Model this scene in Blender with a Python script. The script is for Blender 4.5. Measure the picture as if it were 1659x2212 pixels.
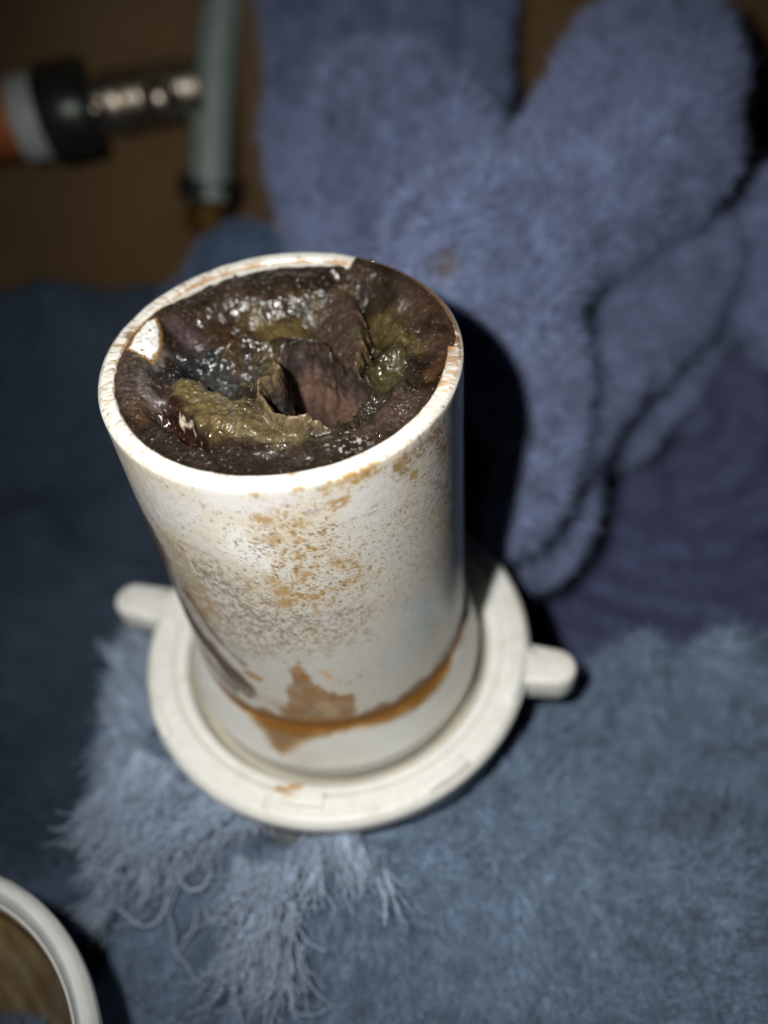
import bpy, bmesh, math, random
import numpy as np
from mathutils import Vector, Matrix
random.seed(7); rng = np.random.default_rng(7)
MM = 0.001
scene = bpy.context.scene
for o in list(bpy.data.objects): bpy.data.objects.remove(o)
C = scene.collection

# ------------------------------------------------------------------ camera
CAM = np.array([4.2069, -73.5856, 57.8722])
FWD = np.array([0.042968, 0.652683, -0.756412])
RGT = np.array([0.987343, -0.143433, -0.067677])
UP = np.array([0.152666, 0.743930, 0.650585])
cd = bpy.data.cameras.new('camera'); cam = bpy.data.objects.new('camera', cd); C.objects.link(cam)
M = Matrix(((RGT[0], UP[0], -FWD[0], CAM[0]*MM), (RGT[1], UP[1], -FWD[1], CAM[1]*MM),
            (RGT[2], UP[2], -FWD[2], CAM[2]*MM), (0, 0, 0, 1)))
cam.matrix_world = M
cd.sensor_fit = 'HORIZONTAL'; cd.sensor_width = 27.0; cd.lens = 27.0*1.14897
cd.clip_start = 0.005; cd.clip_end = 10
cd.dof.use_dof = True; cd.dof.focus_distance = 0.0885; cd.dof.aperture_fstop = 10.5
scene.camera = cam

# ------------------------------------------------------------------ world, flash, exposure
w = bpy.data.worlds.new("World"); scene.world = w; w.use_nodes = True
w.node_tree.nodes['Background'].inputs[0].default_value = (0.5, 0.6, 0.8, 1)
w.node_tree.nodes['Background'].inputs[1].default_value = 0.004
ld = bpy.data.lights.new('phone_flash', 'SPOT'); flash = bpy.data.objects.new('phone_flash', ld); C.objects.link(flash)
LP = CAM - RGT*22 + UP*13 - FWD*2
flash.location = Vector(LP)*MM
aim = np.array([16., 8., -28.])
flash.rotation_euler = (Vector(aim - LP)).to_track_quat('-Z', 'Y').to_euler()
ld.energy = 0.82; ld.shadow_soft_size = 0.0022; ld.spot_size = math.radians(98); ld.spot_blend = 1.0
ld.color = (1.0, 0.985, 0.955)
scene.view_settings.view_transform = 'Standard'; scene.view_settings.look = 'None'
scene.view_settings.exposure = 0.0; scene.view_settings.gamma = 1.0
scene.render.resolution_x = 768; scene.render.resolution_y = 1024

# ------------------------------------------------------------------ helpers
FX = 1.14897*1659.0
def ray(X, Y):
    return FWD + RGT*((X-829.5)/FX) - UP*((Y-1106)/FX)
def at(X, Y, dep):                       # sight line at a distance
    return CAM + ray(X, Y)*dep
def onz(X, Y, z):
    d = ray(X, Y); return CAM + d*((z-CAM[2])/d[2])
def oncyl(X, Y, R=19.0):
    d = ray(X, Y); a = d[0]**2+d[1]**2; b = CAM[0]*d[0]+CAM[1]*d[1]; c = CAM[0]**2+CAM[1]**2-R*R
    disc = max(b*b-a*c, 0); t = (-b-math.sqrt(disc))/a; P = CAM+d*t
    return (math.atan2(P[1], P[0]) + math.pi/2)*R, P[2]     # arc length from the -y generator, z
def k1(x, y):   # sludge sketch coordinates -> sight coordinates
    return 190+x*.5104, 518.4+y*.5104
def k4(x, y):
    return 224.6+x*.5, 993.6+y*.5

def hsh(i, j, k, s):
    n = (i.astype(np.int64)*374761393 + j.astype(np.int64)*668265263 + k.astype(np.int64)*2147483647 + s*974634777) & 0xffffffff
    n = ((n ^ (n >> 13))*1274126177) & 0xffffffff
    n = ((n ^ (n >> 16))*2246822519) & 0xffffffff
    return ((n ^ (n >> 15)) & 0xffffff)/float(0xffffff)
def vnoise(p, s=0):
    p = np.asarray(p, float); f = np.floor(p); u = p-f; u = u*u*u*(u*(u*6-15)+10); i = f.astype(np.int64); r = 0
    for a in (0, 1):
        wa = u[:, 0] if a else 1-u[:, 0]
        for b in (0, 1):
            wb = u[:, 1] if b else 1-u[:, 1]
            for c in (0, 1):
                wc = u[:, 2] if c else 1-u[:, 2]
                r = r + wa*wb*wc*hsh(i[:, 0]+a, i[:, 1]+b, i[:, 2]+c, s)
    return r*2-1
def fbm(p, sc, o=4, s=0, g=.5):
    p = np.asarray(p, float)*sc; r = 0; a = 1; t = 0
    for k in range(o):
        r = r + a*vnoise(p+k*17.3, s+k*31); t += a; a *= g; p = p*2.03
    return r/t
def sst(x, a, b):
    t = np.clip((x-a)/(b-a), 0, 1); return t*t*(3-2*t)
def mix(a, b, t): return a*(1-t)+b*t
def seg_d(P, poly, closed=False):
    P = np.asarray(P); poly = np.asarray(poly, float); d = np.full(len(P), 1e9); n = len(poly)
    for k in range(n if closed else n-1):
        a = poly[k]; b = poly[(k+1) % n]; ab = b-a; t = np.clip(((P-a)@ab)/(ab@ab+1e-12), 0, 1)
        d = np.minimum(d, np.linalg.norm(P-(a+t[:, None]*ab), axis=1))
    if n == 1: d = np.linalg.norm(P-poly[0], axis=1)
    return d
def sd_poly(P, poly):                    # positive inside
    poly = np.asarray(poly, float); d = seg_d(P, poly, True); ins = np.zeros(len(P), bool); n = len(poly)
    for k in range(n):
        a = poly[k]; b = poly[(k+1) % n]
        c = ((a[1] > P[:, 1]) != (b[1] > P[:, 1]))
        xx = (b[0]-a[0])*(P[:, 1]-a[1])/((b[1]-a[1]) if abs(b[1]-a[1]) > 1e-9 else 1e-9)+a[0]
        ins ^= c & (P[:, 0] < xx)
    return np.where(ins, d, -d)

def raw_mesh(name, V, F, smooth=True):
    V = np.asarray(V, np.float32)*MM; me = bpy.data.meshes.new(name)
    F = [np.asarray(f, np.int32) for f in (F if isinstance(F, list) else [F]) if len(f)]
    nl = sum(f.size for f in F); nf = sum(len(f) for f in F)
    me.vertices.add(len(V)); me.vertices.foreach_set('co', V.ravel())
    me.loops.add(nl); me.loops.foreach_set('vertex_index', np.concatenate([f.ravel() for f in F]))
    me.polygons.add(nf)
    tot = np.concatenate([np.full(len(f), f.shape[1], np.int32) for f in F])
    st = np.concatenate([[0], np.cumsum(tot)[:-1]]).astype(np.int32)
    me.polygons.foreach_set('loop_start', st)
    me.polygons.foreach_set('loop_total', tot)
    me.update(calc_edges=True); me.validate()
    if smooth: me.polygons.foreach_set('use_smooth', np.ones(len(me.polygons), bool))
    return me
def color_attr(me, col, rough=None, name='tint'):
    a = me.attributes.new(name, 'FLOAT_COLOR', 'POINT'); c = np.ones((len(me.vertices), 4), np.float32)
    c[:, :3] = col
    if rough is not None: c[:, 3] = rough
    a.data.foreach_set('color', c.ravel())
def link(name, me, mat, parent=None, kind=None):
    o = bpy.data.objects.new(name, me); C.objects.link(o)
    if mat: me.materials.append(mat)
    if parent: o.parent = parent
    if kind: o['kind'] = kind
    return o
def tag(o, label, cat, group=None):
    o['label'] = label; o['category'] = cat
    if group: o['group'] = group
    return o
def empty(name, label, cat, loc=(0, 0, 0), group=None):
    o = bpy.data.objects.new(name, None); C.objects.link(o); o.location = Vector(loc)*MM
    o.empty_display_size = .01
    bpy.context.view_layer.update()
    return tag(o, label, cat, group)
def child(name, me, mat, parent, kind=None):     # mesh in world coordinates, child of an empty
    o = link(name, me, mat, parent, kind); o.matrix_parent_inverse = Matrix.Translation(-parent.location)
    return o
def grid_faces(nu, nv, wrap=False):              # nu along ring, nv along profile; index = v*nu+u
    u = np.arange(nu if wrap else nu-1); v = np.arange(nv-1); U, Vv = np.meshgrid(u, v)
    U = U.ravel(); Vv = Vv.ravel(); U2 = (U+1) % nu
    return np.stack([Vv*nu+U, Vv*nu+U2, (Vv+1)*nu+U2, (Vv+1)*nu+U], 1)
def lathe(prof, n=128, close=False, M4=None, jit=None):
    prof = list(prof)
    if close: prof = prof+[prof[0]]
    t = np.linspace(0, 2*np.pi, n, endpoint=False); V = []
    for r, z in prof: V.append(np.stack([r*np.cos(t), r*np.sin(t), np.full(n, z)], 1))
    V = np.concatenate(V)
    if jit is not None: V = jit(V)
    F = grid_faces(n, len(prof), True)
    if M4 is not None: V = (np.c_[V, np.ones(len(V))] @ np.array(M4).T)[:, :3]
    return V, F
def frame_to(a, b, up=(0, 0, 1)):                # matrix with z axis from a towards b, origin a
    a = Vector(a); z = (Vector(b)-a).normalized(); x = Vector(up).cross(z)
    if x.length < 1e-4: x = Vector((1, 0, 0))
    x.normalize(); y = z.cross(x)
    m = Matrix((x, y, z)).transposed().to_4x4(); m.translation = a; return m
def round_prof(pts, r=.4, n=4):                  # open profile with rounded corners
    out = [pts[0]]
    for i in range(1, len(pts)-1):
        p0, p1, p2 = (np.array(q, float) for q in pts[i-1:i+2]); a = p0-p1; b = p2-p1
        la, lb = np.linalg.norm(a), np.linalg.norm(b); rr = min(r, la*.45, lb*.45); A = p1+a/la*rr; B = p1+b/lb*rr
        for k in range(n+1):
            t = k/n; out.append(tuple((1-t)**2*A+2*t*(1-t)*p1+t*t*B))
    out.append(pts[-1]); return out
def extrude_outline(pts, z0, z1, bev=.5, M4=None):   # rounded solid from a 2D outline
    pts = np.asarray(pts, float); n = len(pts); c = pts.mean(0)
    nx = np.roll(pts, -1, 0)-np.roll(pts, 1, 0); nr = np.stack([nx[:, 1], -nx[:, 0]], 1); nr /= np.linalg.norm(nr, axis=1)[:, None]
    rings = []
    for (off, z) in ((bev, z0), (bev*.3, z0+bev*.3), (0, z0+bev), (0, z1-bev), (bev*.3, z1-bev*.3), (bev, z1)):
        rings.append(np.c_[pts-nr*off, np.full(n, z)])
    V = np.concatenate(rings+[[[c[0], c[1], z0], [c[0], c[1], z1]]]); F = grid_faces(n, 6, True)
    i = np.arange(n); j = (i+1) % n
    T = np.concatenate([np.stack([np.full(n, 6*n), j, i], 1), np.stack([np.full(n, 6*n+1), 5*n+i, 5*n+j], 1)])
    if M4 is not None: V = (np.c_[V, np.ones(len(V))] @ np.array(M4).T)[:, :3]
    return V, [F, T]
def join(parts):
    V = []; Q = []; T = []; n = 0
    for v, f in parts:
        for g in (f if isinstance(f, list) else [f]):
            g = np.asarray(g)
            (Q if g.shape[1] == 4 else T).append(g+n)
        V.append(v); n += len(v)
    return np.concatenate(V), [np.concatenate(x) for x in (Q, T) if x]

# ------------------------------------------------------------------ materials
def mat(name, col=(.5, .5, .5), rough=.5, attr=False, metal=0, spec=.5, sss=0, coat=0, bump=None, noise=None, sheen=0, trans=0, alpha_rough=False, coat_r=.05):
    m = bpy.data.materials.new(name); m.use_nodes = True; nt = m.node_tree; b = nt.nodes['Principled BSDF']
    b.inputs['Base Color'].default_value = (*col, 1); b.inputs['Roughness'].default_value = rough
    b.inputs['Metallic'].default_value = metal; b.inputs['Specular IOR Level'].default_value = spec
    b.inputs['Coat Weight'].default_value = coat; b.inputs['Coat Roughness'].default_value = coat_r
    b.inputs['Sheen Weight'].default_value = sheen; b.inputs['Transmission Weight'].default_value = trans
    if sss:
        b.inputs['Subsurface Weight'].default_value = sss; b.inputs['Subsurface Radius'].default_value = (1, .8, .6)
        b.inputs['Subsurface Scale'].default_value = .0012
    src = None
    if attr:
        a = nt.nodes.new('ShaderNodeAttribute'); a.attribute_name = 'tint'; src = a.outputs['Color']
        if alpha_rough: nt.links.new(a.outputs['Alpha'], b.inputs['Roughness'])
    tc = nt.nodes.new('ShaderNodeTexCoord')
    if noise:                                    # (scale per mm, strength, detail)
        n = nt.nodes.new('ShaderNodeTexNoise'); n.inputs['Scale'].default_value = noise[0]*1000; n.inputs['Detail'].default_value = noise[2]
        nt.links.new(tc.outputs['Object'], n.inputs['Vector'])
        mr = nt.nodes.new('ShaderNodeMapRange'); mr.inputs[1].default_value = .3; mr.inputs[2].default_value = .7
        mr.inputs[3].default_value = 1-noise[1]; mr.inputs[4].default_value = 1+noise[1]*.6
        nt.links.new(n.outputs['Fac'], mr.inputs[0])
        mx = nt.nodes.new('ShaderNodeMix'); mx.data_type = 'RGBA'; mx.blend_type = 'MULTIPLY'; mx.inputs[0].default_value = 1
        if src: nt.links.new(src, mx.inputs[6])
        else: mx.inputs[6].default_value = (*col, 1)
        nt.links.new(mr.outputs[0], mx.inputs[7]); src = mx.outputs[2]
    if src: nt.links.new(src, b.inputs['Base Color'])
    if bump:                                     # list of (scale per mm, height mm)
        prev = None
        for sc, h in bump:
            n = nt.nodes.new('ShaderNodeTexNoise'); n.inputs['Scale'].default_value = sc*1000; n.inputs['Detail'].default_value = 3
            nt.links.new(tc.outputs['Object'], n.inputs['Vector'])
            bp = nt.nodes.new('ShaderNodeBump'); bp.inputs['Distance'].default_value = h*MM; bp.inputs['Strength'].default_value = 1
            nt.links.new(n.outputs['Fac'], bp.inputs['Height'])
            if prev: nt.links.new(prev, bp.inputs['Normal'])
            prev = bp.outputs['Normal']
        nt.links.new(prev, b.inputs['Normal'])
        if coat: nt.links.new(prev, b.inputs['Coat Normal'])
    return m
m_pipe = mat('stained_white_plastic', rough=.32, attr=True, alpha_rough=True, noise=(2.2, .07, 4), bump=[(1.2, .035), (5, .012)], sss=.05)
m_sludge = mat('wet_sludge', rough=.3, attr=True, alpha_rough=True, noise=(2.0, .45, 5), bump=[(1.3, .20), (4, .016)], coat=.0, spec=.42)
m_drop = mat('water', col=(.05, .045, .03), rough=.13, spec=1.0, coat=1, coat_r=.1)
m_nut = mat('cream_white_plastic', col=(.74, .73, .66), rough=.42, attr=True, noise=(.5, .06, 4), bump=[(2, .03), (.4, .12)], sss=.2)
m_washer = mat('translucent_washer_plastic', rough=.28, attr=True, alpha_rough=True, noise=(1.2, .05, 3), bump=[(1, .03)], sss=.35)
m_fit = mat('grey_green_plastic', col=(.30, .34, .31), rough=.5, bump=[(2, .05)])

# ------------------------------------------------------------------ setting
def quad_sheet(name, P, m, kind='structure'):
    me = raw_mesh(name, P, np.array([[0, 1, 2, 3]]), False); return link(name, me, m, None, kind)
m_wall = mat('brown_cabinet_board', col=(.18, .108, .044), rough=.6, noise=(.04, .18, 5), bump=[(.6, .08)])
m_floor = mat('brown_cabinet_floor', col=(.11, .068, .034), rough=.6, noise=(.05, .25, 5), bump=[(.5, .08)])
quad_sheet('wall', [(-260, 152, -150), (300, 152, -150), (300, 152, 200), (-260, 152, 200)], m_wall)
quad_sheet('floor', [(-260, -220, -135), (300, -220, -135), (300, 152, -135), (-260, 152, -135)], m_floor)

# ------------------------------------------------------------------ drain pipe
pipe = empty('drain_pipe', 'white plastic drain pipe stub with brown stains, standing upright and clogged at its open top', 'pipe', (0, 0, -58))
def pipe_paint(V):
    th = np.arctan2(V[:, 1], V[:, 0])+np.pi/2; th = np.where(th > np.pi, th-2*np.pi, th); S = np.stack([th*19, V[:, 2]], 1)
    r = np.hypot(V[:, 0], V[:, 1]); n = len(V)
    white = np.array([.585, .56, .50]); col = np.tile(white, (n, 1)); rough = np.full(n, .30)
    q3 = V.copy()
    f1 = fbm(q3, .16, 4, 1); f2 = fbm(q3, .6, 4, 2); f3 = fbm(q3, 1.9, 4, 3); f4 = fbm(q3, 4.5, 3, 4)
    side = (r > 18.75) & (V[:, 2] < -.2)
    def layer(c, a, ro=None):
        nonlocal col, rough
        a = np.clip(a, 0, 1); col = mix(col, np.array(c), a[:, None])
        if ro is not None: rough = mix(rough, ro, a)
    def near(pts, rad, soft, warp=1.0, f=f2):
        P = np.array([oncyl(*k4(*p)) for p in pts]); d = seg_d(S, P)+f*warp
        return 1-sst(d, rad-soft, rad+soft)
    sd = side.astype(float)
    # broad dingy tones, and a reflection painted in at the right
    layer((.62, .60, .60), sd*near([(150, 180), (480, 200), (850, 190), (1200, 140), (1480, 120)], 1.6, 1.6, 2.4, f1)*.65)
    layer((.60, .54, .42), sd*sst(f1, -.25, .3)*.6)
    layer((.40, .36, .31), sd*sst(-S[:, 0], 4, 26)*sst(f3+.5*f2, -.25, .4)*.6)
    layer((.74, .73, .70), sd*near([(560, 370), (680, 420), (600, 330)], 2.0, 1.6, 1.5)*.8)
    layer((.50, .47, .48), sd*near([(560, 690), (900, 690), (1150, 650), (1420, 590)], .7, .8, 1.2)*.40)
    layer((.56, .67, .66), sd*near([(1350, 660), (1430, 640), (1300, 830)], 2.2, 2.2, 1.5)*.55)  # teal reflection of the towel, painted into the pipe colour
    layer((.24, .19, .14), sd*near([(240, 400), (420, 480), (560, 560), (700, 700)], 3.4, 2.5, 2)*sst(.7*f3+.5*f4+.6*fbm(q3, 7.5, 2, 8), -.25, .2)*.85, .5)
    layer((.24, .175, .105), sd*near([(420, 620), (560, 760), (820, 760), (1000, 720)], 4.4, 2.0, 2)*sst(.6*f3+.6*f4+.9*fbm(q3, 7.5, 2, 8), -.05, .3)*.85, .5)
    layer((.38, .27, .13), sd*near([(300, 380), (400, 560), (430, 640)], 1.5, 1.2, 2.4)*sst(f3, -.5, .1)*.85)
    layer((.45, .40, .33), sd*near([(130, 180), (230, 330), (330, 450)], 2.8, 2, 2)*sst(f3, -.3, .2)*.8)
    # ochre mottling in the middle
    m1 = near([(800, 350), (880, 480), (820, 580), (1000, 520)], 4.2, 2.2, 3)
    f5 = fbm(q3, 7.5, 2, 8)
    layer((.52, .40, .22), sd*m1*sst(f2+.4*f3, -.35, .45)*.45)
    layer((.40, .235, .07), sd*m1*sst(f3+.5*f2+.4*f4, .05, .42)*.8, .45)
    layer((.20, .12, .05), sd*m1*sst(f4+.4*f3+.3*f5, .25, .5)*.85, .5)
    layer((.17, .12, .08), sd*np.maximum(m1, near([(450, 520), (600, 620), (800, 700)], 4, 2, 2))*sst(f5+.3*f4, .35, .6)*.8, .5)
    m2 = near([(1100, 420), (1250, 350), (1400, 200), (1350, 500)], 5, 2.5, 2)
    layer((.50, .42, .28), sd*near([(1300, 120), (1420, 250), (1450, 420)], 2.6, 2.4, 2)*sst(f3, -.3, .3)*.55)
    layer((.28, .19, .09), sd*m2*sst(f4+.3*f3, .28, .45)*.7)
    for (x, y, rr) in ((680, 255, .5), (700, 275, .45), (730, 355, .8), (735, 520, .6), (770, 570, .7), (775, 620, .8), (870, 490, .6), (1005, 445, .55), (990, 195, .7), (1040, 180, .8), (950, 125, .7), (820, 130, .5), (650, 150, .7), (1060, 80, 1.1), (1085, 75, 1.1), (1150, 35, 1.2), (1275, 15, .9), (1340, 60, .6)):
        layer((.36, .22, .06), sd*near([(x, y)], rr*.8, .5, 1.5, f3+.4*f4)*.8, .5)
    layer((.25, .15, .05), sd*near([(1300, 20), (1380, -60), (1440, -120), (1475, -40)], 1.3, .8, 1.8, f3)*sst(f4, -.3, .1)*.85, .6)
    layer((.30, .22, .12), sd*near([(1440, 60), (1490, 180), (1500, 300)], 1.6, 1.2, 2, f3)*sst(f3, -.1, .3)*.75, .6)
    for (x, y, a, b) in ((900, 225, 1.0, .3), (1160, 230, .7, .3), (1080, 255, .4, .3), (1170, 200, .5, .2)):
        P = np.array(oncyl(*k4(x, y))); d = np.hypot((S[:, 0]-P[0])/a, (S[:, 1]-P[1])/b)+f4*.5
        layer((.36, .33, .34), sd*(1-sst(d, .7, 1.1))*.75)
    # dark fly specks
    sp = fbm(q3, 3.1, 2, 9); layer((.16, .13, .10), sd*sst(sp+.28*f1, .54, .64)*.9*(V[:, 2] > -36))
    sp2 = fbm(q3, 6.0, 2, 12); layer((.33, .25, .16), sd*sst(sp2+.2*f2, .60, .70)*.7)
    # long brown streaks down the left
    layer((.10, .052, .028), sd*near([(150, 230), (215, 330), (290, 520), (345, 640)], 2.8, 1.0, 1.2)*.9, .35)
    layer((.10, .052, .028), sd*near([(345, 640), (420, 760), (500, 860), (560, 930), (600, 975)], 2.3, .6, .9)*.97, .6)
    layer((.075, .042, .028), sd*near([(330, 660), (390, 770), (470, 880), (560, 985)], .9, .35, .6)*.9, .6)
    layer((.52, .42, .34), sd*near([(300, 530), (380, 680), (460, 790), (540, 880)], .22, .2, .4)*.5)
    layer((.16, .085, .04), sd*near([(350, 560), (430, 690), (520, 800), (600, 880)], .5, .4, 1.0)*.75)
    layer((.36, .27, .19), sd*near([(590, 980), (680, 1030), (760, 1060)], 1.3, .9, 1.2)*sst(f3, -.5, .2)*.8)
    # rust band at the foot, with its peak
    zj = -44.9
    band = 1-sst(S[:, 1]-zj-1.3-1.6*f2-1.2*sst(S[:, 0], 5, 22), -.5, .7)
    layer((.22, .095, .018), sd*band*.93, .4)
    layer((.20, .09, .03), sd*(1-sst(S[:, 1]-zj-.5-1.0*f3, -.3, .4))*.7, .4)
    tri = np.array([oncyl(*k4(*p)) for p in ((840, 870), (900, 960), (1010, 1020), (1080, 1010), (1090, 1120), (750, 1110), (800, 1040), (790, 990), (815, 960), (800, 910))])
    layer((.30, .145, .030), sd*sst(sd_poly(S, tri)+f3*.7+f4*.35, -.25, .3)*(.88+.3*f2), .45)
    layer((.12, .055, .02), sd*near([(840, 960), (860, 1060), (960, 1090), (1050, 1080), (780, 1080)], .9, .8, 1.6)*sst(f3, -.4, .2)*.35)
    layer((.40, .22, .07), sd*near([(630, 925), (665, 945)], .8, .2, .6, f3)*.9, .45)
    layer((.60, .40, .18), sd*near([(950, 915), (985, 945)], .4, .2, .5, f3)*.8, .45)
    layer((.44, .32, .16), sd*near([(940, 1060), (980, 1090)], 1.1, .6, .8, f3)*.7)
    # rim
    rim = ((V[:, 2] > -.45) & ~side).astype(float); ang = np.degrees(np.arctan2(V[:, 1], V[:, 0])) % 360
    layer((.70, .685, .635), rim)
    lf = sst(ang, 95, 130)*(1-sst(ang, 205, 240))
    layer((.40, .30, .17), rim*sst(f4+.6*fbm(q3, 9, 2, 15), .05, .4)*(.12+.7*lf), .6)
    layer((.24, .18, .10), rim*sst(f4+.5*f2, .28, .5)*(.1+.8*lf), .6)
    layer((.30, .16, .05), rim*(1-sst(r-17.1-.45*f2-.3*f4, -.05, .4))*.85)
    layer((.20, .13, .08), rim*(1-sst(np.hypot(V[:, 0]-dk[0], V[:, 1]-dk[1])+f3*.4, .55, .8)))
    ar = np.degrees(np.arctan2(*(onz(*k1(1578, 520), 0)[:2])[::-1])) % 360; da = (ang-ar+180) % 360-180
    layer((.16, .075, .03), rim*sst(da, -12, 12)*(da < 75)*sst(f3+.02*da, -.35, .1)*.95, .4)
    rt = sst(ang, 300, 335)
    layer((.40, .20, .05), rim*rt*sst(f4+.7*f3, -.05, .35)*.6)
    return col, rough
dk = onz(*k1(172, 405), 0)
prof = round_prof([(15.2, -14), (17.1, -14), (17.05, -.45), (17.35, 0), (18.45, 0), (19.0, -.42), (19.0, -1.2)], .16, 2)
prof += [(19.0, z) for z in np.linspace(-1.4, -46.5, 300)]+[(19.0, -58)]
V, F = lathe(prof, 760)
def wob(V):
    a = np.arctan2(V[:, 1], V[:, 0]); r = np.hypot(V[:, 0], V[:, 1])
    k = 1+.0018*np.sin(2*a+1)+.001*np.sin(5*a); V = V.copy(); V[:, :2] *= k[:, None]
    edge = (V[:, 2] > -.5); V[:, 2] += edge*fbm(np.c_[np.cos(a)*19, np.sin(a)*19, r*0], .5, 3, 5)*.10
    return V
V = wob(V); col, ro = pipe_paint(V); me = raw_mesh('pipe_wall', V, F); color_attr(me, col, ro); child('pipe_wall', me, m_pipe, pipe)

# ------------------------------------------------------------------ sludge
sludge = empty('grease_clog', 'wet dark brown and olive grease clogging the pipe top round a ragged hole', 'sludge', (0, 0, -14))
def pl(pts, z=-2.0): return np.array([onz(*k1(*p), z)[:2] for p in pts])
hole = pl([(775, 470), (810, 440), (860, 420), (905, 405), (960, 412), (1020, 450), (1085, 500), (1150, 530), (1195, 560), (1185, 630), (1150, 700), (1100, 755), (1040, 800), (985, 815), (945, 800), (905, 790), (850, 785), (800, 755), (765, 720), (735, 675), (740, 640), (790, 620), (812, 560), (800, 510)])
hc = pl([(985, 640)])[0]
flap = pl([(930, 300), (1000, 230), (1060, 195), (1110, 215), (1140, 260), (1160, 330), (1165, 430), (1158, 510), (1125, 525), (1060, 470), (990, 400), (930, 385)])
a0 = math.degrees(math.atan2(*(onz(*k1(1140, 60), 0)[:2])[::-1])); a1 = math.degrees(math.atan2(*(onz(*k1(1578, 520), 0)[:2])[::-1]))
NT, NR = 1100, 300
th = np.linspace(0, 2*np.pi, NT, endpoint=False)
# ray from hole centre to the rim circle
def rim_r(a):
    dd = np.degrees(a); over = sst(dd+7*fbm(np.c_[np.cos(a)*17, np.sin(a)*17, a*0], .35, 3, 22), a1-3, a1+16)*(1-sst(dd, a0-1.0, a0+.6)); tex = fbm(np.c_[np.cos(a)*17, np.sin(a)*17, a*0], .7, 4, 21)
    return mix(17.22+.28*tex, 18.62+.12*tex, over), over
bx, by = np.cos(th), np.sin(th)
Rb = np.full(NT, 17.2)
for it in range(6):
    bq = hc@np.stack([bx, by]); cq = hc@hc-Rb**2; t = -bq+np.sqrt(np.maximum(bq*bq-cq, 0)); E2 = hc[:, None]+t*np.stack([bx, by])
    aa = np.arctan2(E2[1], E2[0]); Rb, ov = rim_r(aa)
E2 = E2.T
s = np.linspace(0, 1, NR); s = s*.55+.45*s**1.6
Vs = hc[None, None]+s[:, None, None]*(E2[None]-hc[None, None]); Vs = Vs.reshape(-1, 2)
def sludge_shape(P):
    n = len(P); R = np.hypot(P[:, 0], P[:, 1]); P3 = np.c_[P, np.zeros(n)]
    n1 = fbm(P3, .22, 4, 40); n2 = fbm(P3, .7, 4, 41); n3 = fbm(P3, 2.2, 4, 42); n4 = fbm(P3, 6, 3, 43)
    W = P+np.stack([fbm(P3, .9, 3, 44), fbm(P3, .9, 3, 45)], 1)*.8
    def nr(pts, rad, soft): return 1-sst(seg_d(W, pl(pts)), rad-soft, rad+soft)
    hd0 = sd_poly(P+(W-P)*.25, hole); hd = sd_poly(W, hole); hd = mix(hd, hd0, sst(hd0, .1, .9))   # inside positive
    inw = 17.2-R
    z = -.25-.10*inw+.12*n2
    rough_amp = np.full(n, .22)
    def setz(target, a, amp=None):
        nonlocal z, rough_amp
        z = mix(z, target, a)
        if amp is not None: rough_amp = mix(rough_amp, amp, a)
    # rear slope running down to the hole
    setz(-1.2-3.2*sst(inw, 1.5, 9), nr([(520, 300), (700, 220), (900, 200), (1000, 260)], 3.6, 2.6), .35)
    setz(-4.6, nr([(700, 330), (880, 330)], 2.3, 1.6), .35)
    setz(-3.6, nr([(450, 420), (560, 360)], 2.4, 1.8), .6)
    setz(-5.0, nr([(480, 500), (600, 540), (690, 480)], 2.6, 1.5), .9)     # blue-black trough
    setz(-3.9, nr([(735, 430), (745, 560)], .9, .5), .5)
    setz(-2.6, nr([(300, 530), (330, 640)], .9, .8), .9)
    setz(-3.4, nr([(350, 500), (430, 560)], .8, .7), .9)
    setz(-4.6, nr([(330, 760), (420, 820), (500, 870)], 1.1, .7), .35)      # glossy dark bowl
    setz(-1.3, nr([(400, 630), (470, 680), (540, 740), (620, 800)], 1.35, .7), .55)   # olive ridge
    setz(-1.7, nr([(500, 640), (600, 720), (720, 790), (860, 830)], 1.0, .6), .5)
    setz(-2.2, nr([(640, 830), (760, 860), (880, 850)], .9, .6), .45)
    setz(-6.0, nr([(430, 570), (520, 600), (620, 660)], .42, .4), .3)      # crack
    setz(-1.0, nr([(250, 900), (500, 960), (800, 970), (1100, 900), (1300, 800)], 1.8, 1.2), .18)
    setz(-2.8, nr([(1220, 260), (1230, 440)], 1.6, 1.0), .6)
    setz(-1.6, nr([(1340, 350), (1380, 460), (1400, 500)], 1.3, .9), .6)
    setz(-2.6, nr([(1300, 560), (1250, 640), (1150, 760)], 1.4, 1.0), .3)
    ff = sd_poly(W, flap); rd = seg_d(W, flap[2:9]); 
    setz(-1.0-.5*rd-.06*rd*rd, sst(ff, -.3, .3), .12)
    gap = np.exp(-((rd-.75)/.5)**2)*(ff < 0)*(1-sst(hd, -.1, .1)); z = z-3.0*gap
    z = z+.35*np.exp(-(rd/.25)**2)
    # lip round the hole (left and front) curls up
    lipd = seg_d(W, np.concatenate([hole[-1:], hole[13:24]])); lip = np.exp(-((lipd-.25)/.38)**2); z = z+lip*(.9+.5*n3)
    dn = sst(-hd, 0, 3.0); z = z-(1-dn)*.8*(hd < 0)*(lip < .2)
    crag = np.abs(n3)*-1+.35
    lump = rough_amp*(1.8*n2+1.1*crag+.16*n4)
    z = z+lump*sst(inw, .1, 1.2)*1.15
    ang = np.degrees(np.arctan2(P[:, 1], P[:, 0])); over = sst(ang, a1-3, a1+16)*(1-sst(ang, a0-1.0, a0+.6))
    z = mix(z, .07+.05*n3, over*sst(R, 16.3, 17.0)); z = z-.25*over*sst(R, 18.2, 18.6)
    # the hole itself
    drop = sst(hd, -.05, .9)*4.5+sst(hd, .2, 2.6)*17
    z = np.where(hd > -.05, z*(1-sst(hd, 0, 1)*.8)-drop, z)
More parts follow.
